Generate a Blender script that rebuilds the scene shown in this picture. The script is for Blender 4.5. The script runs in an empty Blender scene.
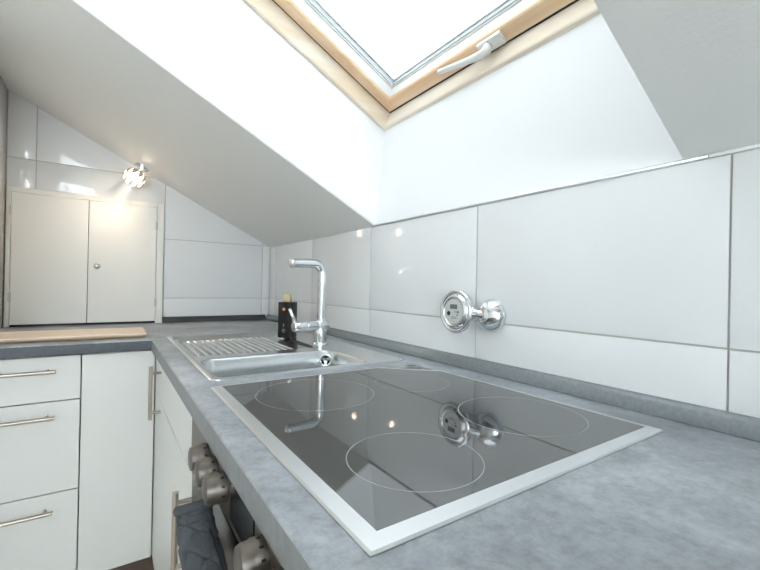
import bpy, bmesh, math, random
from mathutils import Vector, Matrix
random.seed(7)
S = bpy.context.scene
COL = S.collection

# ------------------------------------------------------------------ camera
def make_camera():
    yaw, pitch, roll, fpx = 0.5937, 0.0026, 0.0197, 401.0
    f = Vector((math.sin(yaw)*math.cos(pitch), math.cos(yaw)*math.cos(pitch), math.sin(pitch)))
    r = Vector((math.cos(yaw), -math.sin(yaw), 0)); u = r.cross(f)
    r2 = r*math.cos(roll) + u*math.sin(roll); u2 = -r*math.sin(roll) + u*math.cos(roll)
    cd = bpy.data.cameras.new('camera'); cam = bpy.data.objects.new('camera', cd); COL.objects.link(cam)
    cd.sensor_width = 36; cd.sensor_fit = 'HORIZONTAL'; cd.lens = fpx/760*36; cd.clip_start = 0.01
    cam.matrix_world = Matrix(((r2.x, u2.x, -f.x, -0.7783), (r2.y, u2.y, -f.y, -0.0123), (r2.z, u2.z, -f.z, 1.1078), (0, 0, 0, 1)))
    S.camera = cam
make_camera()

# ------------------------------------------------------------------ world, exposure
W = bpy.data.worlds.new('sky'); S.world = W; W.use_nodes = True
bg = W.node_tree.nodes['Background']; bg.inputs['Color'].default_value = (0.85, 0.945, 1.0, 1); bg.inputs['Strength'].default_value = 3.0
S.view_settings.view_transform = 'Standard'; S.view_settings.look = 'None'; S.view_settings.gamma = 1
S.view_settings.use_curve_mapping = False
S.view_settings.exposure = 2.14

# ------------------------------------------------------------------ main measures (metres; sink wall is x = 0, room at x < 0)
D = 2.2975                 # far wall y
ZW = 0.900                 # worktop top
ZB = 0.8635                # worktop underside
FX = -0.650                # front edge of sink-side worktop
YA = 1.637                 # front edge of far worktop
ZK = 1.3198                # knee wall height
SL = math.radians(27.3); TS = math.tan(SL)
XL = -1.153                # left wall of the niche
YO0, YO1 = 0.257, 1.176    # roof-window shaft
XR = -2.25                 # where the slope ends
XB, YB = -2.9, -2.6        # far corner of the room behind the camera
def zc(x): return min(ZK - x*TS, ZK - XR*TS)
ZTOP = zc(XR)

# ------------------------------------------------------------------ materials
def nt(name):
    m = bpy.data.materials.new(name); m.use_nodes = True
    return m, m.node_tree, m.node_tree.nodes['Principled BSDF']
def rgb(r, g, b):
    c = lambda v: (v/255/12.92 if v/255 <= 0.04045 else ((v/255+0.055)/1.055)**2.4)
    return (c(r), c(g), c(b), 1)
def plain(name, col, rough=0.5, metal=0.0, bump=0.0, bscale=40, var=0.0, vscale=8, spec=0.5, coat=0.0, stretch=None, ior=1.5):
    m, t, b = nt(name)
    b.inputs['Base Color'].default_value = col; b.inputs['Roughness'].default_value = rough
    b.inputs['Metallic'].default_value = metal; b.inputs['Specular IOR Level'].default_value = spec
    b.inputs['Coat Weight'].default_value = coat; b.inputs['IOR'].default_value = ior
    L = t.links
    tc = t.nodes.new('ShaderNodeTexCoord'); src = tc.outputs['Object']
    if stretch:
        mp = t.nodes.new('ShaderNodeMapping'); mp.inputs['Scale'].default_value = stretch
        L.new(src, mp.inputs['Vector']); src = mp.outputs['Vector']
    if var > 0:
        n = t.nodes.new('ShaderNodeTexNoise'); n.inputs['Scale'].default_value = vscale; n.inputs['Detail'].default_value = 4
        L.new(src, n.inputs['Vector'])
        mx = t.nodes.new('ShaderNodeMix'); mx.data_type = 'RGBA'
        mx.inputs[6].default_value = tuple(c*(1-var) for c in col[:3])+(1,)
        mx.inputs[7].default_value = tuple(min(1, c*(1+var)) for c in col[:3])+(1,)
        L.new(n.outputs['Fac'], mx.inputs[0]); L.new(mx.outputs[2], b.inputs['Base Color'])
    if bump > 0:
        n2 = t.nodes.new('ShaderNodeTexNoise'); n2.inputs['Scale'].default_value = bscale; n2.inputs['Detail'].default_value = 2
        L.new(src, n2.inputs['Vector'])
        bp = t.nodes.new('ShaderNodeBump'); bp.inputs['Strength'].default_value = bump; bp.inputs['Distance'].default_value = 0.01
        L.new(n2.outputs['Fac'], bp.inputs['Height']); L.new(bp.outputs['Normal'], b.inputs['Normal'])
    return m

def wood(name, ca, cb, axis, rough=0.45, freq=30):
    m, t, b = nt(name); L = t.links
    tc = t.nodes.new('ShaderNodeTexCoord'); mp = t.nodes.new('ShaderNodeMapping')
    sc = [freq]*3; sc[axis] = freq*0.06; mp.inputs['Scale'].default_value = sc
    n = t.nodes.new('ShaderNodeTexNoise'); n.inputs['Scale'].default_value = 1.0; n.inputs['Detail'].default_value = 5; n.inputs['Distortion'].default_value = 0.6
    cr = t.nodes.new('ShaderNodeValToRGB'); cr.color_ramp.elements[0].color = ca; cr.color_ramp.elements[1].color = cb
    cr.color_ramp.elements[0].position = 0.3; cr.color_ramp.elements[1].position = 0.7
    L.new(tc.outputs['Object'], mp.inputs['Vector']); L.new(mp.outputs['Vector'], n.inputs['Vector'])
    L.new(n.outputs['Fac'], cr.inputs['Fac']); L.new(cr.outputs['Color'], b.inputs['Base Color'])
    b.inputs['Roughness'].default_value = rough
    return m

def worktop_mat(name):
    m, t, b = nt(name); L = t.links
    tc = t.nodes.new('ShaderNodeTexCoord')
    n1 = t.nodes.new('ShaderNodeTexNoise'); n1.inputs['Scale'].default_value = 7; n1.inputs['Detail'].default_value = 9; n1.inputs['Roughness'].default_value = 0.62; n1.inputs['Distortion'].default_value = 0.7
    n2 = t.nodes.new('ShaderNodeTexNoise'); n2.inputs['Scale'].default_value = 85; n2.inputs['Detail'].default_value = 5; n2.inputs['Roughness'].default_value = 0.7
    L.new(tc.outputs['Object'], n1.inputs['Vector']); L.new(tc.outputs['Object'], n2.inputs['Vector'])
    c1 = t.nodes.new('ShaderNodeValToRGB'); c1.color_ramp.elements[0].position = 0.3; c1.color_ramp.elements[1].position = 0.72
    c1.color_ramp.elements[0].color = rgb(134, 139, 144); c1.color_ramp.elements[1].color = rgb(190, 196, 202)
    L.new(n1.outputs['Fac'], c1.inputs['Fac'])
    c2 = t.nodes.new('ShaderNodeValToRGB'); c2.color_ramp.elements[0].position = 0.34; c2.color_ramp.elements[1].position = 0.6
    c2.color_ramp.elements[0].color = (0.55, 0.55, 0.56, 1); c2.color_ramp.elements[1].color = (1, 1, 1, 1)
    L.new(n2.outputs['Fac'], c2.inputs['Fac'])
    mx = t.nodes.new('ShaderNodeMix'); mx.data_type = 'RGBA'; mx.blend_type = 'MULTIPLY'; mx.inputs[0].default_value = 0.6
    L.new(c1.outputs['Color'], mx.inputs[6]); L.new(c2.outputs['Color'], mx.inputs[7]); L.new(mx.outputs[2], b.inputs['Base Color'])
    b.inputs['Roughness'].default_value = 0.38
    bp = t.nodes.new('ShaderNodeBump'); bp.inputs['Strength'].default_value = 0.12; bp.inputs['Distance'].default_value = 0.002
    L.new(n2.outputs['Fac'], bp.inputs['Height']); L.new(bp.outputs['Normal'], b.inputs['Normal'])
    return m

def pane_mat(name, tint=0.97):
    m = bpy.data.materials.new(name); m.use_nodes = True; t = m.node_tree; t.nodes.clear()
    o = t.nodes.new('ShaderNodeOutputMaterial'); mx = t.nodes.new('ShaderNodeMixShader')
    tr = t.nodes.new('ShaderNodeBsdfTransparent'); tr.inputs['Color'].default_value = (tint, tint, tint, 1); gl = t.nodes.new('ShaderNodeBsdfGlossy'); gl.inputs['Roughness'].default_value = 0.02
    mx.inputs[0].default_value = 0.05
    t.links.new(tr.outputs[0], mx.inputs[1]); t.links.new(gl.outputs[0], mx.inputs[2]); t.links.new(mx.outputs[0], o.inputs['Surface'])
    return m
def glow(name, col, strength):
    m, t, b = nt(name); b.inputs['Base Color'].default_value = col
    b.inputs['Emission Color'].default_value = col; b.inputs['Emission Strength'].default_value = strength
    return m

M = dict(
    paint=plain('white_paint', rgb(240, 240, 238), 0.75, bump=0.08, bscale=180),
    reveal=plain('white_reveal_paint', rgb(246, 247, 248), 0.6, bump=0.03, bscale=60),
    grout=plain('grey_grout', rgb(196, 195, 190), 0.9),
    tile=plain('glossy_white_tile', rgb(236, 237, 238), 0.07, bump=0.16, bscale=7, spec=0.55),
    tile_plain=plain('glossy_white_side_tile', rgb(236, 237, 238), 0.15),
    worktop=worktop_mat('grey_concrete_laminate'),
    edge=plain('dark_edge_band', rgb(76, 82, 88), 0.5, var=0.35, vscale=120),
    upst=plain('grey_upstand_laminate', rgb(122, 128, 132), 0.24, var=0.25, vscale=150, spec=0.7),
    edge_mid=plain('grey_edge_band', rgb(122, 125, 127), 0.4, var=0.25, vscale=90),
    seal=plain('dark_upstand', rgb(58, 60, 62), 0.45),
    front=plain('cream_cabinet_front', rgb(224, 224, 221), 0.35, bump=0.01),
    cupb=plain('cream_painted_wood', rgb(240, 239, 234), 0.5, bump=0.03, bscale=30),
    carcass=plain('cabinet_carcass', rgb(190, 186, 178), 0.6),
    kick=plain('brown_kickboard', rgb(92, 80, 70), 0.5),
    floor=wood('pale_floor_laminate', rgb(205, 196, 184), rgb(222, 214, 204), 1, 0.4, 22),  # floor tone picked pale to bounce fill light up to the ceiling
    steel=plain('brushed_steel', rgb(200, 203, 205), 0.24, 1.0, bump=0.02, bscale=30, stretch=(1, 14, 1)),
    sinksteel=plain('satin_sink_steel', rgb(206, 210, 212), 0.25, 1.0, bump=0.015, bscale=60),
    frame_al=plain('brushed_aluminium', rgb(226, 229, 231), 0.36, 1.0),
    handle=plain('nickel_handle', rgb(178, 170, 160), 0.28, 1.0),
    chrome=plain('chrome', rgb(225, 228, 230), 0.04, 1.0),
    glass=plain('black_ceramic_glass', (0.020, 0.022, 0.024, 1), 0.03, 0.0, spec=0.5, ior=2.7),
    ring=plain('ring_print', rgb(165, 168, 170), 0.4),
    board=wood('light_beech', rgb(240, 216, 192), rgb(248, 230, 212), 0, 0.5, 40),
    board_edge=wood('beech_edge', rgb(205, 176, 145), rgb(222, 196, 166), 0, 0.55, 60),
    pine_y=wood('pine_along_y', rgb(236, 196, 155), rgb(248, 222, 190), 1, 0.4, 26),
    pine_s=wood('pine_along_slope', rgb(236, 196, 155), rgb(248, 222, 190), 0, 0.4, 26),
    pale_y=wood('pale_pine_y', rgb(238, 222, 200), rgb(248, 240, 228), 1, 0.5, 26),  # fixed frame wood, a paler tone than the sash
    pale_s=wood('pale_pine_s', rgb(236, 212, 182), rgb(248, 238, 222), 0, 0.5, 26),
    rubber=plain('black_rubber', rgb(40, 38, 36), 0.7),
    gasket=plain('grey_gasket', rgb(205, 210, 212), 0.5),
    wplastic=plain('white_metal', rgb(235, 235, 232), 0.35),
    pane=pane_mat('window_glass'),
    roof_pane=pane_mat('coated_roof_glass', 0.50),
    black=plain('black_plastic', rgb(22, 22, 23), 0.25),
    bottle=plain('black_bottle', rgb(26, 27, 28), 0.3),
    gold=plain('gold_cap', rgb(222, 208, 160), 0.25, 0.4),
    label_w=plain('pale_print', rgb(150, 150, 150), 0.5),
    copper=plain('copper_print', rgb(225, 165, 115), 0.5),
    mitt=plain('slate_fabric', rgb(74, 78, 83), 0.9, bump=0.2, bscale=260, var=0.15, vscale=30),
    mitt_in=plain('dark_lining', rgb(38, 42, 50), 0.95),
    knob=plain('satin_nickel_knob', rgb(112, 106, 100), 0.42, 0.85),
    mark=plain('dark_marks', rgb(28, 26, 24), 0.6),
    meter=plain('grey_meter_face', rgb(205, 206, 205), 0.35),
    lcd=plain('lcd', rgb(112, 120, 116), 0.25),
    bulb=glow('bulb_glow', (1.0, 0.84, 0.64, 1), 24),
    shade=plain('smoked_glass_petal', rgb(205, 190, 180), 0.12, spec=0.8),
    hinge=plain('hinge_metal', rgb(215, 215, 212), 0.45, 0.4),
)

# ------------------------------------------------------------------ object helpers
def loc_of(o): return o.location.copy() if o else Vector((0, 0, 0))
def obj(name, bm, mat, parent=None, smooth=False, ang=None, mats=None):
    me = bpy.data.meshes.new(name)
    bmesh.ops.recalc_face_normals(bm, faces=bm.faces)
    bm.to_mesh(me); bm.free()
    for mm in ([mat] if mats is None else mats): me.materials.append(M[mm])
    if smooth or ang:
        for p in me.polygons: p.use_smooth = True
        if ang:
            try: me.set_sharp_from_angle(angle=math.radians(ang))
            except Exception: pass
    o = bpy.data.objects.new(name, me); COL.objects.link(o)
    if parent: attach(o, parent)
    return o
WORLD = {}
def attach(o, parent):
    o.parent = parent
    o.matrix_parent_inverse = Matrix.Translation(-WORLD.get(parent.name, Vector((0, 0, 0))))
def thing(name, loc, label, cat, group=None):
    o = bpy.data.objects.new(name, None); COL.objects.link(o); o.location = loc; o.empty_display_size = 0.05
    WORLD[o.name] = Vector(loc)
    return tag(o, label, cat, group)
def tag(o, label, cat, group=None):
    o['label'] = label; o['category'] = cat
    if group: o['group'] = group
    return o
def struct(o, label=None):
    o['kind'] = 'structure'
    if label: o['label'] = label
    return o
def origin_to(o, loc):
    o.data.transform(Matrix.Translation(-Vector(loc))); o.location = loc
    return o

def bbox(x0, x1, y0, y1, z0, z1, bev=0.0, seg=2, bm=None):
    b2 = bmesh.new()
    bmesh.ops.create_cube(b2, size=1)
    for v in b2.verts:
        v.co = Vector(((x0+x1)/2 + v.co.x*(x1-x0), (y0+y1)/2 + v.co.y*(y1-y0), (z0+z1)/2 + v.co.z*(z1-z0)))
    if bev > 0:
        bmesh.ops.bevel(b2, geom=list(b2.edges), offset=bev, segments=seg, profile=0.5, affect='EDGES')
    if bm is None: return b2
    return merge(bm, b2)
def merge(bm, b2):
    me = bpy.data.meshes.new('tmp'); b2.to_mesh(me); b2.free(); bm.from_mesh(me); bpy.data.meshes.remove(me); return bm
def lathe(profile, origin, axis, n=40, bm=None, cap=True):
    """profile: (radius, distance along axis) pairs"""
    bm = bm or bmesh.new(); a = Vector(axis).normalized()
    e1 = a.orthogonal().normalized(); e2 = a.cross(e1); o = Vector(origin); rings = []
    for r, h in profile:
        if r < 1e-6: rings.append([bm.verts.new(o + a*h)])
        else: rings.append([bm.verts.new(o + a*h + (e1*math.cos(t) + e2*math.sin(t))*r) for t in [2*math.pi*k/n for k in range(n)]])
    for A, B in zip(rings, rings[1:]):
        for k in range(n):
            k2 = (k+1) % n
            if len(A) == 1 and len(B) == 1: continue
            if len(A) == 1: bm.faces.new((A[0], B[k], B[k2]))
            elif len(B) == 1: bm.faces.new((A[k], A[k2], B[0]))
            else: bm.faces.new((A[k], A[k2], B[k2], B[k]))
    if cap:
        for R_ in (rings[0], rings[-1]):
            if len(R_) > 2: bm.faces.new(R_)
    return bm
def sweep(path, radius, n=20, bm=None, cap=True):
    bm = bm or bmesh.new(); P = [Vector(p) for p in path]; rings = []
    rad = radius if isinstance(radius, (list, tuple)) else [radius]*len(P)
    prev = None
    for i, p in enumerate(P):
        t = (P[min(i+1, len(P)-1)] - P[max(i-1, 0)]).normalized()
        e1 = t.orthogonal().normalized() if prev is None else (prev - t*prev.dot(t)).normalized()
        prev = e1; e2 = t.cross(e1)
        rings.append([bm.verts.new(p + (e1*math.cos(a) + e2*math.sin(a))*rad[i]) for a in [2*math.pi*k/n for k in range(n)]])
    for A, B in zip(rings, rings[1:]):
        for k in range(n): bm.faces.new((A[k], A[(k+1) % n], B[(k+1) % n], B[k]))
    if cap: bm.faces.new(rings[0]); bm.faces.new(rings[-1])
    return bm
def prism(poly, ext, bm=None, bev=0.0, only_front=True):
    """poly: 3-D points of one face, ext: extrusion vector away from it (back). Front edges bevelled."""
    b2 = bmesh.new(); f = [b2.verts.new(Vector(p)) for p in poly]; k = [b2.verts.new(Vector(p)+Vector(ext)) for p in poly]
    ff = b2.faces.new(f); b2.faces.new(k[::-1]); n = len(f)
    for i in range(n): b2.faces.new((f[i], k[i], k[(i+1) % n], f[(i+1) % n]))
    if bev > 0:
        ed = list(ff.edges) if only_front else list(b2.edges)
        bmesh.ops.bevel(b2, geom=ed, offset=bev, segments=2, profile=0.6, affect='EDGES')
    if bm is None: return b2
    return merge(bm, b2)
def rrect(x0, x1, y0, y1, r, n=8):
    pts = []
    for cx, cy, a0 in ((x1-r, y1-r, 0), (x0+r, y1-r, 90), (x0+r, y0+r, 180), (x1-r, y0+r, 270)):
        for k in range(n+1):
            a = math.radians(a0 + 90*k/n); pts.append((cx + r*math.cos(a), cy + r*math.sin(a)))
    return pts
def loops(bm, seq, close_last=False, close_first=False):
    """seq: list of lists of 3-D points, equal counts; quads between them"""
    R_ = [[bm.verts.new(Vector(p)) for p in s] for s in seq]; n = len(R_[0])
    for A, B in zip(R_, R_[1:]):
        for k in range(n): bm.faces.new((A[k], A[(k+1) % n], B[(k+1) % n], B[k]))
    if close_last: bm.faces.new(R_[-1])
    if close_first: bm.faces.new(R_[0])
    return R_
def quad(pts):
    bm = bmesh.new(); bm.faces.new([bm.verts.new(Vector(p)) for p in pts]); return bm

# ================================================================== ROOM SHELL
TH = 0.10
floor = struct(obj('floor', bbox(XB, 0.0, YB, D, -0.06, 0.0), 'floor'), 'wood floor')
wall_right = struct(obj('wall_right', bbox(0.0, 0.12, YB, D+TH, -0.06, ZK+0.004), 'grout'), 'tiled knee wall behind the worktop')
wall_far = struct(obj('wall_far', prism([(0, D, -0.06), (XL-TH, D, -0.06), (XL-TH, D, zc(XL-TH)+.02), (0, D, ZK+.02)], (0, TH, 0)), 'grout'), 'gable wall with tiles')
YS = 1.50
wall_left = struct(obj('wall_left', prism([(XL, YS, -0.06), (XL, D, -0.06), (XL, D, zc(XL)+.02), (XL, YS, zc(XL)+.02)], (-TH, 0, 0)), 'paint'), 'side wall of the niche')
bm = bmesh.new()
prism([(XL-TH, YS, -0.06), (XB, YS, -0.06), (XB, YS, ZTOP+.02), (XR, YS, ZTOP+.02), (XL-TH, YS, zc(XL-TH)+.02)], (0, TH, 0), bm)
struct(obj('wall_step', bm, 'paint'))
struct(obj('wall_side', bbox(XB-TH, XB, YB, YS+TH, -0.06, ZTOP+.02), 'paint'))
# back wall with an added window opening for fill light (unseen, behind the camera)
WX0, WX1, WZ0, WZ1 = -2.7, -1.05, 0.90, 2.30
bm = bmesh.new()
def bw(x0, x1, z0, z1): prism([(x0, YB, z0), (x1, YB, z0), (x1, YB, z1), (x0, YB, z1)], (0, -TH, 0), bm)
bw(XB, WX0, -0.06, ZTOP+.02); bw(WX0, WX1, -0.06, WZ0)
prism([(WX0, YB, WZ1), (WX1, YB, WZ1), (WX1, YB, zc(WX1)+.62), (WX0, YB, ZTOP+.02)], (0, -TH, 0), bm)
prism([(WX1, YB, -0.06), (0, YB, -0.06), (0, YB, ZK+.02), (WX1, YB, zc(WX1)+.62)], (0, -TH, 0), bm)
struct(obj('wall_back', bm, 'paint'))
w2 = bpy.data.objects.new('window_fill', None); COL.objects.link(w2); struct(w2, 'added unseen window giving the room fill light')
for x0, x1, z0, z1 in ((WX0, WX0+.06, WZ0, WZ1), (WX1-.06, WX1, WZ0, WZ1), (WX0+.06, WX1-.06, WZ0, WZ0+.06), (WX0+.06, WX1-.06, WZ1-.06, WZ1), ((WX0+WX1)/2-.04, (WX0+WX1)/2+.04, WZ0+.06, WZ1-.06)):
    obj('window_frame', bbox(x0, x1, YB-.08, YB-.02, z0, z1, .004), 'wplastic', w2)
for x0, x1 in ((WX0+.06, (WX0+WX1)/2-.04), ((WX0+WX1)/2+.04, WX1-.06)):
    obj('pane', bbox(x0, x1, YB-.052, YB-.048, WZ0+.06, WZ1-.06), 'pane', w2)

# ceiling: slope with shaft opening, then flat
XO = -1.10                                           # upper end of the opening in the ceiling
bm = bmesh.new()
def cpiece(xa, xb, ya, yb):
    prism([(xa, ya, zc(xa)), (xb, ya, zc(xb)), (xb, yb, zc(xb)), (xa, yb, zc(xa))], (0, 0, 0.03), bm)
cpiece(0.0, XR, YO1+.003, D); cpiece(0.0, XR, YB, YO0-.003); cpiece(XO-.003, XR, YO0-.003, YO1+.003); cpiece(XR, XB, YB, D)
ceiling = struct(obj('ceiling', bm, 'paint'), 'sloping white ceiling')

# window plane: C = bottom edge of frame, sl = up the slope, n = outwards
C = Vector((0.031, 0, 1.6645)); sl = Vector((-math.cos(SL), 0, math.sin(SL))); nn = Vector((math.sin(SL), 0, math.cos(SL)))
WL = 1.18
def wp(y, s, d): return Vector((C.x, y, C.z)) + sl*s + nn*d
T = wp(0, WL, 0)
ob = []
b0 = Vector((-0.001, 0, ZK+.006))
def Y(v, y): return (v.x, y, v.z)
def rev(name, pts, ext):
    return obj(name, prism(pts, ext), 'reveal', ceiling)
xo = Vector((XO, 0, zc(XO)))
rev('shaft_reveal', [Y(b0, YO0), Y(b0, YO1), Y(wp(0, 0, 0), YO1), Y(wp(0, 0, 0), YO0)], (.03, 0, 0))
rev('shaft_reveal', [Y(b0, YO1), Y(xo, YO1), Y(T, YO1), Y(C, YO1)], (0, .03, 0))
rev('shaft_reveal', [Y(b0, YO0), Y(xo, YO0), Y(T, YO0), Y(C, YO0)], (0, -.03, 0))
rev('shaft_reveal', [Y(xo, YO0), Y(xo, YO1), Y(T, YO1), Y(T, YO0)], (-.03, 0, .01))

# roof window
window_1 = bpy.data.objects.new('window_1', None); COL.objects.link(window_1); struct(window_1, 'pine roof window with white sky behind')
prof = [(-.030, 0.0), (0.010, 0.0), (0.013, 0.004), (0.020, 0.056), (0.020, 0.13), (-.030, 0.13)]            # fixed frame (offset, depth)
sash = [(0.0245, 0.14), (0.0245, 0.056), (0.027, 0.053), (0.060, 0.057), (0.064, 0.060), (0.066, 0.066), (0.066, 0.14)]
inner_bev = [(0.0662, 0.0665), (0.074, 0.092), (0.078, 0.092), (0.078, 0.14), (0.0662, 0.14)]  # pale inner bevel of the sash, lighter than its rails
gask = [(0.0785, 0.112), (0.0785, 0.096), (0.082, 0.097), (0.083, 0.110), (0.088, 0.110), (0.088, 0.113)]
def member(side, pr, s0, s1, y0, y1):
    """mitred frame member: profile swept along one side of rectangle (y0..y1, s0..s1)"""
    bm = bmesh.new(); R_ = []
    for end in (0, 1):
        ring = []
        for o_, d in pr:
            if side == 'bottom': q = wp((y0+o_) if end == 0 else (y1-o_), s0+o_, d)
            elif side == 'top': q = wp((y0+o_) if end == 0 else (y1-o_), s1-o_, d)
            elif side == 'left': q = wp(y1-o_, (s0+o_) if end == 0 else (s1-o_), d)
            else: q = wp(y0+o_, (s0+o_) if end == 0 else (s1-o_), d)
            ring.append(bm.verts.new(q))
        R_.append(ring)
    n = len(pr)
    for k in range(n): bm.faces.new((R_[0][k], R_[0][(k+1) % n], R_[1][(k+1) % n], R_[1][k]))
    bm.faces.new(R_[0]); bm.faces.new(R_[1])
    return bm
for side in ('bottom', 'left', 'top', 'right'):
    al = side in ('bottom', 'top')
    obj('frame_rail', member(side, prof, 0, WL, YO0, YO1), 'pale_y' if al else 'pale_s', window_1)
for side in ('bottom', 'left', 'top', 'right'):
    al = side in ('bottom', 'top')
    obj('sash_rail', member(side, sash, 0, WL, YO0, YO1), 'pine_y' if al else 'pine_s', window_1)
for side in ('bottom', 'left', 'top', 'right'):
    obj('sash_inner_bevel', member(side, inner_bev, 0, WL, YO0, YO1), 'wplastic', window_1)
    obj('glazing_gasket', member(side, gask, 0, WL, YO0, YO1), 'gasket', window_1)
for side in ('bottom', 'left', 'top', 'right'):
    obj('seal', member(side, [(0.0195, 0.0555), (0.0250, 0.0555), (0.025, 0.075), (0.0195, 0.075)], 0, WL, YO0, YO1), 'rubber', window_1)
# joint line where the reveal meets the frame
obj('pane', prism([wp(YO0+.08, .08, .112), wp(YO1-.08, .08, .112), wp(YO1-.08, WL-.08, .112), wp(YO0+.08, WL-.08, .112)], nn*.006), 'roof_pane', window_1)
# sash handle: plate and lever
def wbox(y0, y1, s0, s1, d0, d1, bev):
    return prism([wp(y0, s0, d0), wp(y1, s0, d0), wp(y1, s1, d0), wp(y0, s1, d0)], nn*(d1-d0), bev=bev)
HY = 0.675
hd = obj('handle_plate', wbox(HY-.032, HY+.040, .028, .060, .044, .0558, .002), 'wplastic', window_1)
obj('handle_lever', sweep([wp(HY+.012, .044, .05), wp(HY+.012, .044, .03), wp(HY+.022, .045, .022), wp(HY+.06, .050, .021), wp(HY+.165, .066, .024)], [.013, .013, .012, .009, .007], 12), 'wplastic', hd, smooth=True)

# ================================================================== TILES
PITCH = 0.5036; G = 0.0015
def clip(poly, f):
    out = []
    for i, a in enumerate(poly):
        b = poly[(i+1) % len(poly)]; fa, fb = f(a), f(b)
        if fa >= 0: out.append(a)
        if (fa >= 0) != (fb >= 0):
            t = fa/(fa-fb); out.append((a[0]+(b[0]-a[0])*t, a[1]+(b[1]-a[1])*t))
    return out
def tile(poly, to3, ext, parent, mat='tile'):
    if len(poly) < 3: return
    o = obj('tile', prism([to3(*q) for q in poly], ext, bev=0.0011), mat, parent, ang=25)
    return o
# sink wall: tiles 6 mm proud of grout
ROWS = [(0.912, 1.0231), (1.0231, 1.3198)]
TT = 0.0030
yb = [0.1944 + PITCH*k for k in range(-3, 5)] + [D]
yb = [v for v in yb if v < D-.01] + [D-TT]
for a, b in zip(yb, yb[1:]):
    for z0, z1 in ROWS:
        tile([(a+G, z0+G), (b-G, z0+G), (b-G, z1-G), (a+G, z1-G)], lambda y, z: (-TT, y, z), (TT-.0008, 0, 0), wall_right)
# far wall
xb = [0.0-TT, -0.0464] + [-0.0464-PITCH*k for k in (1, 2)] + [XL+TT]
ZR = [0.912, 1.0241, 1.3265, 1.6290, 1.9315]
CUX, CUZ = -0.5555, 1.502
for a, b in zip(xb, xb[1:]):
    for z0, z1 in zip(ZR, ZR[1:]):
        if b < CUX - .02 and z1 <= 1.33: continue
        zz0 = max(z0, CUZ) if b < CUX - .02 else z0
        poly = [(b+G, zz0+G), (a-G, zz0+G), (a-G, z1-G), (b+G, z1-G)]
        poly = clip(poly, lambda q: (ZK - q[0]*TS - .0004) - q[1])
        tile(poly, lambda x, z: (x, D-TT, z), (0, TT-.0008, 0), wall_far)
# left wall of the niche
obj('grout_bed', bbox(XL, XL+.0004, YS+.002, D-.001, 0.9, zc(XL)-.002), 'grout', wall_left)
ybl = [YS+.003, D-.56, D-TT]
for a, b in zip(ybl, ybl[1:]):
    for z0, z1 in zip(ZR, ZR[1:]):
        tile([(a+G, z0+G), (b-G, z0+G), (b-G, min(z1, zc(XL)-.003)-G), (a+G, min(z1, zc(XL)-.003)-G)], lambda y, z: (XL+TT, y, z), (-(TT-.0008), 0, 0), wall_left, 'tile_plain')
# metal profile closing the tiles under the shaft
struct(obj('trim_1', sweep([(-.004, .222, ZK+.001), (-.004, 1.188, ZK+.001)], .0042, 12), 'frame_al', smooth=True), 'metal edge strip on top of the tiles')
struct(obj('trim_2', bbox(-.009, 0, YB, .22, ZK-.002, ZK+.003), 'paint'))

# ================================================================== WORKTOP (L-shape with cut-outs)
CUT = [(-.5996+.012, -.100, .262, .80), (-.588, -.095, .892, 1.655)]        # hob, sink
YE = -1.20
xs = sorted({XL+.001, FX, -0.0005, CUT[0][0], CUT[0][1], CUT[1][0], CUT[1][1]})
ys = sorted({YE, YA, D-.0005, CUT[0][2], CUT[0][3], CUT[1][2], CUT[1][3]})
bm = bmesh.new(); vt = {}
def V_(x, y, z):
    k = (round(x, 5), round(y, 5), z)
    if k not in vt: vt[k] = bm.verts.new((x, y, z))
    return vt[k]
def solid(i, j):
    if i < 0 or j < 0 or i >= len(xs)-1 or j >= len(ys)-1: return False
    cx, cy = (xs[i]+xs[i+1])/2, (ys[j]+ys[j+1])/2
    if cx < FX and cy < YA: return False
    return not any(a < cx < b and c < cy < d for a, b, c, d in CUT)
for i in range(len(xs)-1):
    for j in range(len(ys)-1):
        if not solid(i, j): continue
        x0, x1, y0, y1 = xs[i], xs[i+1], ys[j], ys[j+1]
        bm.faces.new((V_(x0, y0, ZW), V_(x1, y0, ZW), V_(x1, y1, ZW), V_(x0, y1, ZW)))
        bm.faces.new((V_(x0, y1, ZB), V_(x1, y1, ZB), V_(x1, y0, ZB), V_(x0, y0, ZB)))
        for di, dj, A, B in ((-1, 0, (x0, y0), (x0, y1)), (1, 0, (x1, y0), (x1, y1)), (0, -1, (x0, y0), (x1, y0)), (0, 1, (x0, y1), (x1, y1))):
            if not solid(i+di, j+dj):
                bm.faces.new((V_(*A, ZW), V_(*B, ZW), V_(*B, ZB), V_(*A, ZB)))
fe = [e for e in bm.edges if all(abs(v.co.z-ZW) < 1e-6 for v in e.verts) and (all(abs(v.co.x-FX) < 1e-6 and v.co.y <= YA+1e-5 for v in e.verts) or all(abs(v.co.y-YA) < 1e-6 and v.co.x <= FX+1e-5 for v in e.verts))]
bmesh.ops.recalc_face_normals(bm, faces=bm.faces)
bmesh.ops.bevel(bm, geom=fe, offset=0.004, segments=3, profile=0.5, affect='EDGES')
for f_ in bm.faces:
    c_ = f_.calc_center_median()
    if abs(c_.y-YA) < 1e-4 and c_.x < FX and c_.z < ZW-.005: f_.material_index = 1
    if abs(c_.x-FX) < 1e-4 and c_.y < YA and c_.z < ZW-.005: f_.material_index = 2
wt = obj('worktop', bm, None, ang=35, mats=['worktop', 'edge', 'edge_mid']); tag(wt, 'mottled grey stone-look worktop running in an L around the corner', 'worktop')
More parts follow.
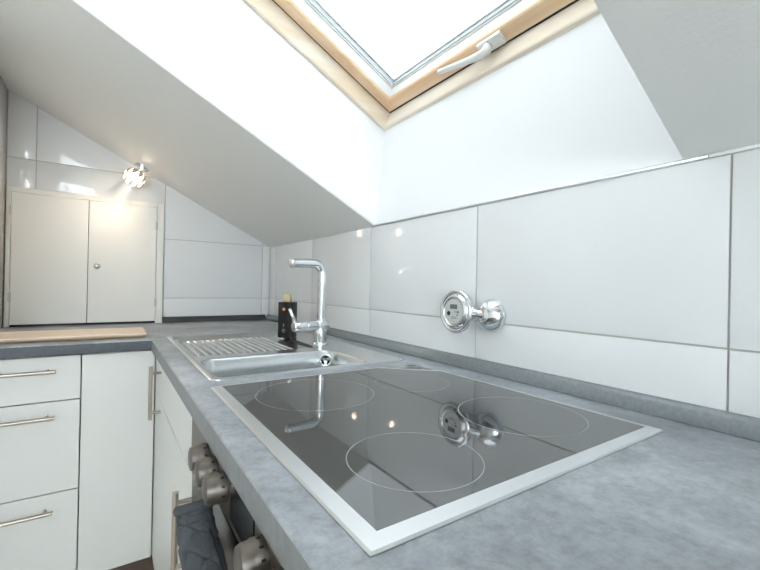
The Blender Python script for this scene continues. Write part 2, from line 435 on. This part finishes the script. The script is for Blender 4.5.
# upstand profile along the walls
UP = [(-.0033, ZW+.0005), (-.024, ZW+.0005), (-.0245, ZW+.003), (-.0165, ZW+.022), (-.0125, ZW+.0265), (-.0085, ZW+.029), (-.0033, ZW+.0295)]
bm = bmesh.new(); n = len(UP)
A = [bm.verts.new((x, YE, z)) for x, z in UP]; B = [bm.verts.new((x, D-.0035, z)) for x, z in UP]
for k in range(n): bm.faces.new((A[k], A[(k+1) % n], B[(k+1) % n], B[k]))
bm.faces.new(A); bm.faces.new(B)
us = obj('worktop_upstand', bm, 'upst', ang=40); tag(us, 'grey rounded upstand strip along the knee wall behind sink and hob', 'upstand')
bm = bmesh.new()
A = [bm.verts.new((CUX+.002, D+x, z)) for x, z in UP]; B = [bm.verts.new((-.026, D+x, z)) for x, z in UP]
for k in range(n): bm.faces.new((A[k], A[(k+1) % n], B[(k+1) % n], B[k]))
bm.faces.new(A); bm.faces.new(B)
us = obj('worktop_upstand', bm, 'seal', ang=40); tag(us, 'dark upstand strip on the gable wall beside the cream cupboard', 'upstand')

# ================================================================== BAR HANDLES
def bar_handle(parent, cx, cy, cz, along, out, half=0.086, sep=0.064, stand=0.030):
    a = Vector(along); o_ = Vector(out); c = Vector((cx, cy, cz)); bc = c + o_*stand
    h = obj('handle', sweep([bc - a*half, bc + a*half], .006, 16), 'handle', parent, ang=50)
    for s in (-1, 1):
        obj('handle_post', sweep([c + a*s*sep, bc + a*s*sep], .0045, 12), 'handle', h, ang=50)
    return h

# ================================================================== BASE CABINETS
FY = 1.657; FXC = -0.632; GP = 0.0018
def face_y(name, x0, x1, z0, z1, parent): return obj(name, bbox(x0+GP, x1-GP, FY, FY+.019, z0+GP, z1-GP, .0012), 'front', parent)
def face_x(name, y0, y1, z0, z1, parent): return obj(name, bbox(FXC, FXC+.019, y0+GP, y1-GP, z0+GP, z1-GP, .0012), 'front', parent)
# drawer unit
XD = -0.851
dr = thing('drawer_cabinet', ((XL+XD)/2, FY+.3, 0.1), 'cream base cabinet with three drawers and horizontal bar handles', 'cabinet')
obj('body', bbox(XL+.004, XD-.001, FY+.0195, D-.02, 0.10, ZB-.001), 'carcass', dr)
for z0, z1, hz in ((0.712, ZB-.004, 0.8135), (0.4137, 0.712, 0.6655), (0.104, 0.4137, 0.362)):
    d = face_y('drawer', XL+.003, XD, z0, z1, dr)
    bar_handle(d, -1.002, FY, hz, (1, 0, 0), (0, -1, 0))
obj('kickboard', bbox(XL+.004, XD-.001, FY+.045, FY+.06, 0.0, 0.0995), 'kick', dr)
# corner unit
cc = thing('corner_cabinet', (-.5, FY+.3, 0.1), 'plain cream corner base cabinet with one handleless door', 'cabinet')
obj('body', bbox(XD+.001, -.02, FY+.0195, D-.02, 0.10, ZB-.001), 'carcass', cc)
face_y('door', XD, FXC-.002, 0.104, ZB-.004, cc)
obj('kickboard', bbox(XD+.001, FXC+.06, FY+.045, FY+.06, 0.0, 0.0995), 'kick', cc)
# sink unit
YS0, YS1 = 0.832, FY-.001
sc = thing('sink_cabinet', (-.3, 1.25, 0.1), 'cream base cabinet under the sink with vertical bar handles', 'cabinet')
bm = bmesh.new()                                                  # open-topped carcass so that the bowl hangs free
bbox(FXC+.0195, -.02, YS0+.001, YS0+.019, 0.10, ZB-.001, bm=bm); bbox(FXC+.0195, -.02, YS1-.002, YS1+.016, 0.10, ZB-.001, bm=bm)
bbox(FXC+.0195, -.02, YS0+.019, YS1-.002, 0.10, 0.118, bm=bm); bbox(-.038, -.02, YS0+.019, YS1-.002, 0.118, ZB-.001, bm=bm)
obj('body', bm, 'carcass', sc)
d = face_x('panel', YS0, YS1, 0.712, ZB-.004, sc); bar_handle(d, FXC, 1.475, 0.746, (0, 0, 1), (-1, 0, 0))
d = face_x('door', YS0, YS1, 0.104, 0.712, sc); bar_handle(d, FXC, 0.872, 0.604, (0, 0, 1), (-1, 0, 0))
obj('kickboard', bbox(FXC+.045, FXC+.0595, YS0+.001, FY+.044, 0.0, 0.0995), 'kick', sc)
# unit nearer than the oven
nc = thing('base_cabinet', (-.3, -.45, 0.1), 'cream base cabinet beside the oven under the open stretch of worktop', 'cabinet')
obj('body', bbox(FXC+.0195, -.02, YE+.01, .228, 0.10, ZB-.001), 'carcass', nc)
for y0, y1, hy in ((YE+.01, -.49, -.54), (-.49, .228, -.44)):
    d = face_x('door', y0, y1, 0.104, ZB-.004, nc); bar_handle(d, FXC, hy, .72, (0, 0, 1), (-1, 0, 0))
obj('kickboard', bbox(FXC+.045, FXC+.06, YE+.01, .228, 0.0, 0.0995), 'kick', nc)

# ================================================================== OVEN
OY0, OY1 = 0.231, 0.829
ov = thing('oven', (-.33, .53, 0.1), 'built-in oven with round knobs in its steel panel below the hob', 'oven')
obj('body', bbox(-.620, -.04, OY0+.002, OY1-.002, 0.102, ZB-.03), 'black', ov)
pn = obj('control_panel', bbox(-.642, -.6205, OY0+.002, OY1-.002, 0.790, ZB-.003, .002), 'knob', ov)
obj('display', bbox(-.6435, -.6415, .425, .525, .802, .856, .0005), 'black', pn)
obj('oven_door', bbox(-.640, -.6205, OY0+.002, OY1-.002, 0.106, .786, .003), 'black', ov)
hb = obj('door_handle', sweep([(-.674, .275, .712), (-.674, .575, .712)], .0095, 20), 'steel', ov, ang=50)
for y in (.30, .50): obj('handle_post', sweep([(-.6405, y, .712), (-.674, y, .712)], .007, 14), 'steel', hb, ang=50)
obj('kickboard', bbox(FXC+.045, FXC+.06, OY0+.002, OY1-.002, 0.0, 0.0995), 'kick', ov)
for ky in (.676, .617, .560, .392, .335, .279):
    kb = obj('knob', lathe([(.0, 0), (.0205, 0), (.0205, .011), (.0195, .0125), (.0192, .014), (.0185, .022), (.0170, .0255), (.012, .027), (0, .0272)], (-.6425, ky, .8290), (-1, 0, 0), 36), 'knob', pn, ang=40)
    bm = bmesh.new()
    for k in range(7):
        a = math.radians(-10 + 33*k); c = Vector((0, math.cos(a), math.sin(a))); t = Vector((0, -math.sin(a), math.cos(a)))
        o_ = Vector((-.6425-.006, ky, .829)) + c*.0206
        q = [o_ + t*.0014*su + Vector((-1, 0, 0))*.0022*sv for su, sv in ((-1, -1), (1, -1), (1, 1), (-1, 1))]
        prism(q, c*.0003, bm)
    obj('marking', bm, 'mark', kb)

# ================================================================== HOB
ho = [(-.6095, .2436), (-.0920, .2436), (-.0920, .7160), (-.2130, .8262), (-.6095, .8262)]
hi = [(-.5898, .2645), (-.1030, .2632), (-.1030, .7115), (-.2175, .8212), (-.5898, .8212)]
hob = thing('hob', (-.35, .535, ZW), 'black glass ceramic hob with a flat steel frame and four ringed zones', 'hob')
bm = bmesh.new()
def lift(poly, z): return [(x, y, z) for x, y in poly]
hm = [((a[0]*.12+b[0]*.88), (a[1]*.12+b[1]*.88)) for a, b in zip(hi, ho)]
ZH = ZW+.0005
loops(bm, [lift(hi, ZH+.0001), lift(ho, ZH), lift(ho, ZH+.0008), lift(hm, ZH+.0024), lift(hi, ZH+.0030), lift(hi, ZH+.0001)])
bmesh.ops.remove_doubles(bm, verts=bm.verts, dist=1e-5)
obj('frame', bm, 'frame_al', hob)
gz = ZH+.0024
obj('glass', prism(lift([(x+(.0004 if x < -.35 else -.0004), y+(.0004 if y < .5 else -.0004)) for x, y in hi], gz), (0, 0, -.0020)), 'glass', hob)
for cx, cy, r, rw in ((-.471, .362, .0815, .0006), (-.450, .683, .1095, .0006), (-.217, .402, .0995, .0006), (-.236, .662, .078, .00025)):
    bm = bmesh.new(); N = 72
    c_, s_ = [math.cos(2*math.pi*k/N) for k in range(N)], [math.sin(2*math.pi*k/N) for k in range(N)]
    ring = lambda rr, z: [(cx+rr*a, cy+rr*b, z) for a, b in zip(c_, s_)]
    R_ = loops(bm, [ring(r-rw, gz+.00003), ring(r-rw, gz+.0002), ring(r+rw, gz+.0002), ring(r+rw, gz+.00003)])
    obj('zone_ring', bm, 'ring', hob)

# cover cap in the worktop
cap = thing('cover_cap', (-.120, .8065, ZW), 'small round grey cap set into worktop between hob and sink', 'cap')
obj('rim', lathe([(.0125, .0), (.0175, .0), (.0180, .0015), (.0170, .0022), (.0150, .0018), (.0125, .0010)], (-.120, .8065, ZW+.0004), (0, 0, 1), 32, cap=False), 'sinksteel', cap, smooth=True)
obj('lid', lathe([(.0, .0), (.0150, .0), (.0150, .0008), (0, .0008)], (-.120, .8065, ZW+.0004), (0, 0, 1), 32), 'seal', cap)

# ================================================================== SINK
SX0, SX1, SY0, SY1 = -.6003, -.078, .8805, 1.6667
sk = thing('sink', ((SX0+SX1)/2, (SY0+SY1)/2, ZW), 'stainless steel inset sink with one bowl and a ribbed drainer', 'sink')
def lp(x0, x1, y0, y1, r, z): return [(x, y, z) for x, y in rrect(x0, x1, y0, y1, r)]
zr = ZW+.0006
bm = bmesh.new()
PR = (SX0+.020, SX1-.036, SY0+.018, SY1-.018)             # flat deck inside the raised rim
rim = [lp(SX0, SX1, SY0, SY1, .022, zr), lp(SX0+.0005, SX1-.0005, SY0+.0005, SY1-.0005, .022, zr+.002), lp(SX0+.004, SX1-.004, SY0+.004, SY1-.004, .020, zr+.0036), lp(SX0+.010, SX1-.010, SY0+.010, SY1-.010, .018, zr+.0036), lp(*PR, .014, zr-.0035)]
R_ = loops(bm, rim)
BW = (-.578, -.172, .912, 1.165)
DRN = (-.576, -.190, 1.222, 1.640)
def edge_loop(vs): return [bm.edges.get((vs[k], vs[(k+1) % len(vs)])) or bm.edges.new((vs[k], vs[(k+1) % len(vs)])) for k in range(len(vs))]
zd = zr-.0035
bl = [bm.verts.new(p) for p in lp(*BW, .042, zd)]; dl = [bm.verts.new(p) for p in lp(*DRN, .022, zd)]
E_ = edge_loop(R_[-1]) + edge_loop(bl) + edge_loop(dl)
bmesh.ops.triangle_fill(bm, edges=E_, use_beauty=True, use_dissolve=False)
obj('rim', bm, 'sinksteel', sk, ang=30)
def inset(b, d, z, r): return lp(b[0]+d, b[1]-d, b[2]+d, b[3]-d, r, z)
bm = bmesh.new()
loops(bm, [inset(BW, 0, zd, .042), inset(BW, .002, zd-.0006, .042), inset(BW, .0045, zd-.004, .042), inset(BW, .008, zd-.04, .042), inset(BW, .013, zd-.125, .042), inset(BW, .020, zd-.143, .036), inset(BW, .035, zd-.150, .028), inset(BW, .06, zd-.151, .02)], close_last=True)
bw_ = obj('bowl', bm, 'sinksteel', sk, ang=50)
obj('waste', lathe([(0, -.002), (.02, -.002), (.024, .001), (.036, .003), (.042, .001), (.043, 0)], ((BW[0]+BW[1])/2, (BW[2]+BW[3])/2, zd-.1505), (0, 0, 1), 40), 'chrome', bw_, smooth=True)
bm = bmesh.new()
loops(bm, [inset(DRN, 0, zd, .022), inset(DRN, .003, zd-.001, .02), inset(DRN, .010, zd-.007, .016), inset(DRN, .016, zd-.0085, .012)], close_last=True)
dn = obj('drainer', bm, 'sinksteel', sk, ang=40)
for k in range(14):
    x = -.556 + k*(.286/13); z = zd-.0088
    bm = bmesh.new(); N = 8
    def sec(y, h): return [bm.verts.new((x + .0042*math.cos(math.pi*q/N), y, z + h*math.sin(math.pi*q/N))) for q in range(N+1)]
    sl_ = [sec(1.244, .0005), sec(1.250, .0055), sec(1.258, .0068), sec(1.60, .0068), sec(1.610, .0050), sec(1.618, .0005)]
    for a, b in zip(sl_, sl_[1:]):
        for q in range(N): bm.faces.new((a[q], a[q+1], b[q+1], b[q]))
        bm.faces.new((a[0], b[0], b[N], a[N]))
    obj('drainer_rib', bm, 'sinksteel', dn, smooth=True)
# overflow with three slots, in the corner-side bowl wall
OC = Vector((-.1985, 1.1500, .866)); ON = Vector((-.5, -.86, .06)).normalized()
of = obj('overflow', lathe([(0, .001), (.0145, .001), (.0160, .004), (.0185, .0045), (.0205, .003), (.021, -.004)], OC, ON, 36), 'chrome', bw_, smooth=True)
e1 = Vector((0, 0, 1)).cross(ON).normalized(); e2 = ON.cross(e1)
bm = bmesh.new()
for k in range(3):
    pts = []
    for j in range(7):
        a = math.radians(90 + 120*k - 46 + 92*j/6); pts.append(OC + ON*.0022 + (e1*math.cos(a)+e2*math.sin(a))*.0140)
    a = math.radians(90+120*k); pts.append(OC + ON*.0022 + (e1*math.cos(a)+e2*math.sin(a))*.0055)
    prism(pts, -ON*.0008, bm)
obj('slot', bm, 'black', of)

# ================================================================== MIXER TAP
FXp, FYp = -.160, 1.272
tp = thing('mixer_tap', (FXp, FYp, ZW), 'chrome kitchen mixer tap with tall angled spout and side lever', 'tap')
zt = zd
obj('base', lathe([(0, 0), (.027, 0), (.027, .004), (.0245, .008), (.0225, .010), (.0215, .058), (0, .058)], (FXp, FYp, zt), (0, 0, 1), 36), 'chrome', tp, ang=40)
zb_ = .9655
obj('body', lathe([(0, 0), (.0165, 0), (.0185, .003), (.0185, .040), (.0175, .042), (.0175, .044), (.0185, .046), (.0185, .082), (.0165, .084), (.0165, .087), (.0185, .089), (.0185, .128), (.0165, .132), (0, .132)], (FXp+.026, FYp, zb_+.002), (-1, -.08, -.02), 36), 'chrome', tp, ang=40)
lv = Vector((FXp-.098, FYp-.008, zb_+.008))
obj('lever', sweep([lv, lv+Vector((-.007, 0, .022)), lv+Vector((-.022, -.004, .052))], [.007, .0055, .005], 14), 'chrome', tp, smooth=True)
path = [(FXp+.003, FYp, zb_)]
top = 1.182; rr = .036
path += [(FXp+.003, FYp, top-rr-.001*k) for k in (60, 0)]
for k in range(1, 11):
    a = math.radians(9*k); path.append((FXp+.003 - rr*(1-math.cos(a)), FYp - .06*rr*(1-math.cos(a)), top-rr+rr*math.sin(a)))
path += [(FXp+.003-rr-.052, FYp-.006, top-.001), (FXp+.003-rr-.075, FYp-.008, top-.002)]
obj('spout', sweep(path, .0160, 24), 'chrome', tp, ang=40)
q = Vector(path[-1])
obj('spout_nozzle', lathe([(0, 0), (.0152, 0), (.0160, .002), (.0160, .008), (.0120, .014), (.009, .015), (0, .016)], q, (-1, -.1, -.15), 28), 'chrome', tp, ang=40)

# ================================================================== SOAP BOTTLE
bx_ = Vector((-.190, 1.51, zd+.0003))
sb = thing('soap_bottle', bx_, 'black rectangular soap bottle with a gold cap standing by the tap', 'bottle')
rz = math.radians(-50)
def rot(bm):
    bmesh.ops.transform(bm, matrix=Matrix.Translation(bx_) @ Matrix.Rotation(rz, 4, 'Z'), verts=bm.verts); return bm
obj('bottle_body', rot(bbox(-.030, .030, -.023, .023, 0, .140, .003)), 'bottle', sb, ang=40)
obj('cap', rot(bbox(-.0125, .0125, -.0125, .0125, .1402, .171, .002)), 'gold', sb)
obj('emblem', rot(lathe([(0, 0), (.0062, 0), (.0062, .0004), (0, .0004)], (-.004, -.0232, .112), (0, -1, 0), 24)), 'copper', sb)
bm = bmesh.new()
for z, w in ((.032, .016), (.027, .016), (.022, .012)): bbox(-.004-w/2, -.004+w/2, -.0234, -.0231, z, z+.0022, bm=bm)
bbox(-.006, -.002, -.0234, -.0231, .044, .056, bm=bm)
obj('lettering', rot(bm), 'label_w', sb)

# ================================================================== WATER METER ON THE WALL
MY, MZ = .643, 1.0415
mt = thing('water_meter', (-.007, MY, MZ), 'chrome round water meter with a small display on the tiled wall', 'meter')
ax = Vector((-1, 0, .03)).normalized(); o0 = Vector((-.0033, MY, MZ)); oc = Vector((-.022, .728, 1.0465))
obj('escutcheon', lathe([(.0, .0), (.0405, 0), (.0415, .003), (.0405, .007), (.0365, .016), (.029, .025), (.020, .031), (.0135, .033), (0, .034)], o0, (-1, 0, 0), 44), 'chrome', mt, ang=50)
obj('neck', sweep([(-.024, MY+.004, MZ), (-.030, MY+.012, MZ+.001), (-.031, MY+.020, MZ+.002), (-.031, MY+.026, MZ+.002), (-.031, MY+.038, MZ+.003)], [.0120, .0125, .0110, .0135, .0145], 24), 'chrome', mt, ang=45)
hs = obj('housing', lathe([(0, .0), (.036, .0), (.047, .004), (.0545, .012), (.0565, .018), (.0555, .023), (.052, .027), (.048, .0275), (.0455, .025), (.043, .0275), (.040, .031), (.037, .0325), (.0345, .031), (.033, .028), (0, .028)], oc, ax, 56), 'chrome', mt, ang=60)
e1 = Vector((0, -1, 0)); e1 = (e1 - ax*e1.dot(ax)).normalized(); e2 = ax.cross(e1)
if e2.z < 0: e2 = -e2
fc = oc + ax*.0285
obj('dial', lathe([(0, 0), (.0315, 0), (.0315, .0012), (0, .0012)], fc, ax, 44), 'meter', mt)
f2 = fc + ax*.0014
def dq(u0, u1, v0, v1, bm=None):
    return prism([f2+e1*u+e2*v+ax*.0004 for u, v in ((u0, v0), (u1, v0), (u1, v1), (u0, v1))], -ax*.0006, bm)
ds = obj('display', dq(-.0125, .0125, .006, .0175), 'lcd', mt)
obj('sensor', lathe([(0, 0), (.0058, 0), (.0058, .0008), (0, .0008)], f2+e1*-.0165+e2*-.006, ax, 20), 'mark', mt)
bm = bmesh.new()
for u0, u1, v0, v1 in ((.002, .012, -.002, -.0005), (-.008, .013, -.015, -.0138), (-.007, .011, -.0185, -.0175), (.013, .019, -.004, .001), (.011, .017, -.010, -.0075)): dq(u0, u1, v0, v1, bm)
obj('lettering', bm, 'lcd', mt)

# ================================================================== CUTTING BOARD
bd = thing('cutting_board', (-.9, 1.81, ZW), 'light wooden cutting board lying on the worktop before the cupboard', 'board')
bm = bmesh.new(); z0 = ZW+.0006
lo = [(-1.140, 1.712), (-.672, 1.712), (-.672, 1.915), (-1.140, 1.915)]; hi_ = [(-1.142, 1.700), (-.660, 1.700), (-.660, 1.925), (-1.142, 1.925)]
loops(bm, [lift(lo, z0), lift(hi_, z0+.008), lift(hi_, z0+.0120)], close_first=True, close_last=True)
obj('board_core', bm, 'board_edge', bd)
obj('board_top', bbox(-1.142, -.660, 1.700, 1.925, z0+.0122, z0+.0170, .0015), 'board', bd)

# ================================================================== BUILT-IN CUPBOARD
cu = thing('wall_cupboard', ((XL+CUX)/2, D-.01, ZW), 'cream two-door cupboard built into the gable wall above the worktop', 'cupboard')
yf = D-.022; ztop = 1.500; xl, xr = XL+.008, CUX
for x0, x1, z0, z1 in ((xl, xl+.016, ZW+.001, ztop), (xr-.031, xr, ZW+.001, ztop), (xl+.016, xr-.031, ztop-.022, ztop)):
    obj('frame_rail', bbox(x0, x1, yf, D-.0025, z0, z1, .0012), 'cupb', cu)
obj('inner_panel', bbox(xl+.016, xr-.031, D-.004, D-.0025, ZW+.001, ztop-.022), 'black', cu)
xm = -.8620
dA = obj('door', bbox(xl+.0175, xm-.0012, yf-.004, yf+.014, ZW+.012, ztop-.0235, .0015), 'cupb', cu)
dB = obj('door', bbox(xm+.0012, xr-.0325, yf-.004, yf+.014, ZW+.012, ztop-.0235, .0015), 'cupb', cu)
obj('knob', lathe([(0, 0), (.008, 0), (.007, .006), (.010, .010), (.0135, .014), (.0140, .019), (.0115, .0225), (0, .024)], (-.8270, yf-.004, 1.1745), (0, -1, 0), 28), 'chrome', dB, smooth=True)
for dd, x in ((dA, xl+.0165), (dB, xr-.0318)):
    for z in (1.005, 1.385) if dd is dB else (1.03, 1.40):
        obj('hinge', sweep([(x, yf-.005, z-.02), (x, yf-.005, z+.02)], .0042, 10), 'hinge', dd, ang=50)

# ================================================================== CEILING SPOT LAMP
def spot(px, py, label, watts=0):
    pz = zc(px); nrm = Vector((-TS, 0, -1)).normalized() if px > XR else Vector((0, 0, -1))
    base = Vector((px, py, pz)) + nrm*.001
    lt = thing('ceiling_spot', base, label, 'lamp')
    obj('rose', lathe([(0, 0), (.032, 0), (.032, .006), (.026, .014), (.012, .018), (0, .018)], base, nrm, 28), 'chrome', lt, ang=40)
    dirn = (nrm + Vector((-.15, -.75, -.25))).normalized(); b1 = base + nrm*.018
    obj('stem', sweep([b1, b1 + dirn*.030], .006, 12), 'chrome', lt, ang=40)
    c = b1 + dirn*.028
    e1 = dirn.orthogonal().normalized(); e2 = dirn.cross(e1)
    for k in range(10):                                            # glass petals around the bulb
        a = 2*math.pi*k/10; rad = e1*math.cos(a)+e2*math.sin(a); tg = dirn.cross(rad)
        bm = bmesh.new(); rows = []
        for r_, h, w in ((.012, 0, .004), (.030, .010, .010), (.042, .028, .0115), (.044, .046, .009), (.040, .058, .002)):
            rows.append([bm.verts.new(c + rad*(r_+o_) + dirn*h + tg*w*s) for s, o_ in ((-1, 0), (0, .004), (1, 0), (0, -.0005))])
        for A, B in zip(rows, rows[1:]):
            for q in range(4): bm.faces.new((A[q], A[(q+1) % 4], B[(q+1) % 4], B[q]))
        bm.faces.new(rows[0]); bm.faces.new(rows[-1])
        obj('petal', bm, 'shade', lt, smooth=True)
    obj('bulb', lathe([(0, .0), (.009, .002), (.015, .016), (.0165, .026), (.013, .036), (.006, .041), (0, .042)], c + dirn*.010, dirn, 24), 'bulb', lt, smooth=True)
    if watts:
        ld = bpy.data.lights.new('bulb_light', 'SPOT'); ld.energy = watts; ld.spot_size = math.radians(160); ld.spot_blend = 0.6; ld.color = (1, .80, .60) if watts < 1 else (1, .95, .90); ld.shadow_soft_size = .03
        lo_ = bpy.data.objects.new('bulb_light', ld); COL.objects.link(lo_); lo_.location = c + dirn*.06; lo_.rotation_euler = dirn.to_track_quat('-Z', 'Y').to_euler(); attach(lo_, lt)
spot(-.655, 2.215, 'small ceiling spot with glass petals and a glowing bulb above the cupboard', 0.65)
spot(-1.85, -.25, 'added unseen ceiling spot with glass petals, fill light over the room side', 4.0)  # unseen lamp, added to fill the room side with light

# ================================================================== OVEN MITT
om = thing('oven_mitt', (-.669, .50, .722), 'slate grey quilted oven mitt lying over the oven handle', 'oven mitt')
cpath = [Vector(v) for v in ((-.6730, .600, .789), (-.6730, .594, .778), (-.673, .582, .767), (-.673, .560, .758), (-.673, .53, .753), (-.673, .49, .750), (-.673, .45, .748), (-.673, .41, .747), (-.673, .37, .746), (-.673, .33, .746))]
def path_at(t):
    f_ = t*(len(cpath)-1); i = min(int(f_), len(cpath)-2); return cpath[i].lerp(cpath[i+1], f_-i)
def mitt_ring(bm, t, sx, sz, N=96, quilt=True):
    p_ = path_at(t); q = path_at(min(1, t+.02)) - path_at(max(0, t-.02)); q.normalize()
    side = Vector((-1, 0, 0)); side = (side - q*side.dot(q)).normalized(); up = side.cross(q)
    if up.z < 0: up = -up
    vs = []
    for k in range(N):
        a = 2*math.pi*k/N
        d = 0.0
        if quilt:
            u_, v_ = t*10, a/(2*math.pi)*8
            d = -.0022*(max(0, 1-abs(((u_+v_) % 2)-1)*5) + max(0, 1-abs(((u_-v_) % 2)-1)*5)) + .0005*math.sin(u_*5+v_*3)
        ca, sa = math.cos(a), math.sin(a)
        ex = math.copysign(abs(ca)**.8, ca); ez = math.copysign(abs(sa)**.8, sa)
        vs.append(bm.verts.new(p_ + side*ex*(sx+d) + up*ez*(sz+d)))
    return vs
bm = bmesh.new(); R_ = []
NS = 160
for i in range(NS+1):
    t = i/NS; w = .0215 + .003*math.sin(t*5); e = 1.0 if t < .86 else max(.05, math.sqrt(max(0, 1-((t-.86)/.14)**2)))
    R_.append(mitt_ring(bm, t, w*e, (.0230 - .002*t)*e))
for A, B in zip(R_, R_[1:]):
    for k in range(len(A)): bm.faces.new((A[k], A[(k+1) % len(A)], B[(k+1) % len(A)], B[k]))
bm.faces.new(R_[-1])
obj('glove', bm, 'mitt', om, smooth=True)
bm = bmesh.new()
R_ = [mitt_ring(bm, t, w, h, quilt=False) for t, w, h in ((0, .0200, .0210), (.05, .019, .020), (.15, .017, .017), (.2, .006, .006))]
for A, B in zip(R_, R_[1:]):
    for k in range(len(A)): bm.faces.new((A[k], A[(k+1) % len(A)], B[(k+1) % len(A)], B[k]))
bm.faces.new(R_[-1])
obj('lining', bm, 'mitt_in', om, smooth=True)
bm = bmesh.new(); tmp = bmesh.new(); ctr = [v.co.copy() for v in mitt_ring(tmp, 0.0, .0220, .0230, 40, False)]; tmp.free()
Nn = len(ctr); RR = []
for i in range(Nn):
    p_ = ctr[i] + (path_at(0)-path_at(.05)).normalized()*.002; t = (ctr[(i+1) % Nn]-ctr[i-1]).normalized(); b_ = (path_at(0)-path_at(.05)).normalized(); n_ = t.cross(b_).normalized()
    RR.append([bm.verts.new(p_ + n_*.0050*math.cos(2*math.pi*k/10) + b_*.0065*math.sin(2*math.pi*k/10)) for k in range(10)])
for i in range(Nn):
    A, B = RR[i], RR[(i+1) % Nn]
    for k in range(10): bm.faces.new((A[k], A[(k+1) % 10], B[(k+1) % 10], B[k]))
obj('hem', bm, 'mitt', om, smooth=True)
bm = bmesh.new(); pts = []
for i in range(30):
    t = .03 + .8*i/29; p_ = path_at(t); pts.append(p_ + Vector((.012, 0, .0205)))
obj('seam', sweep(pts, .0014, 6, bm), 'mitt_in', om, smooth=True)
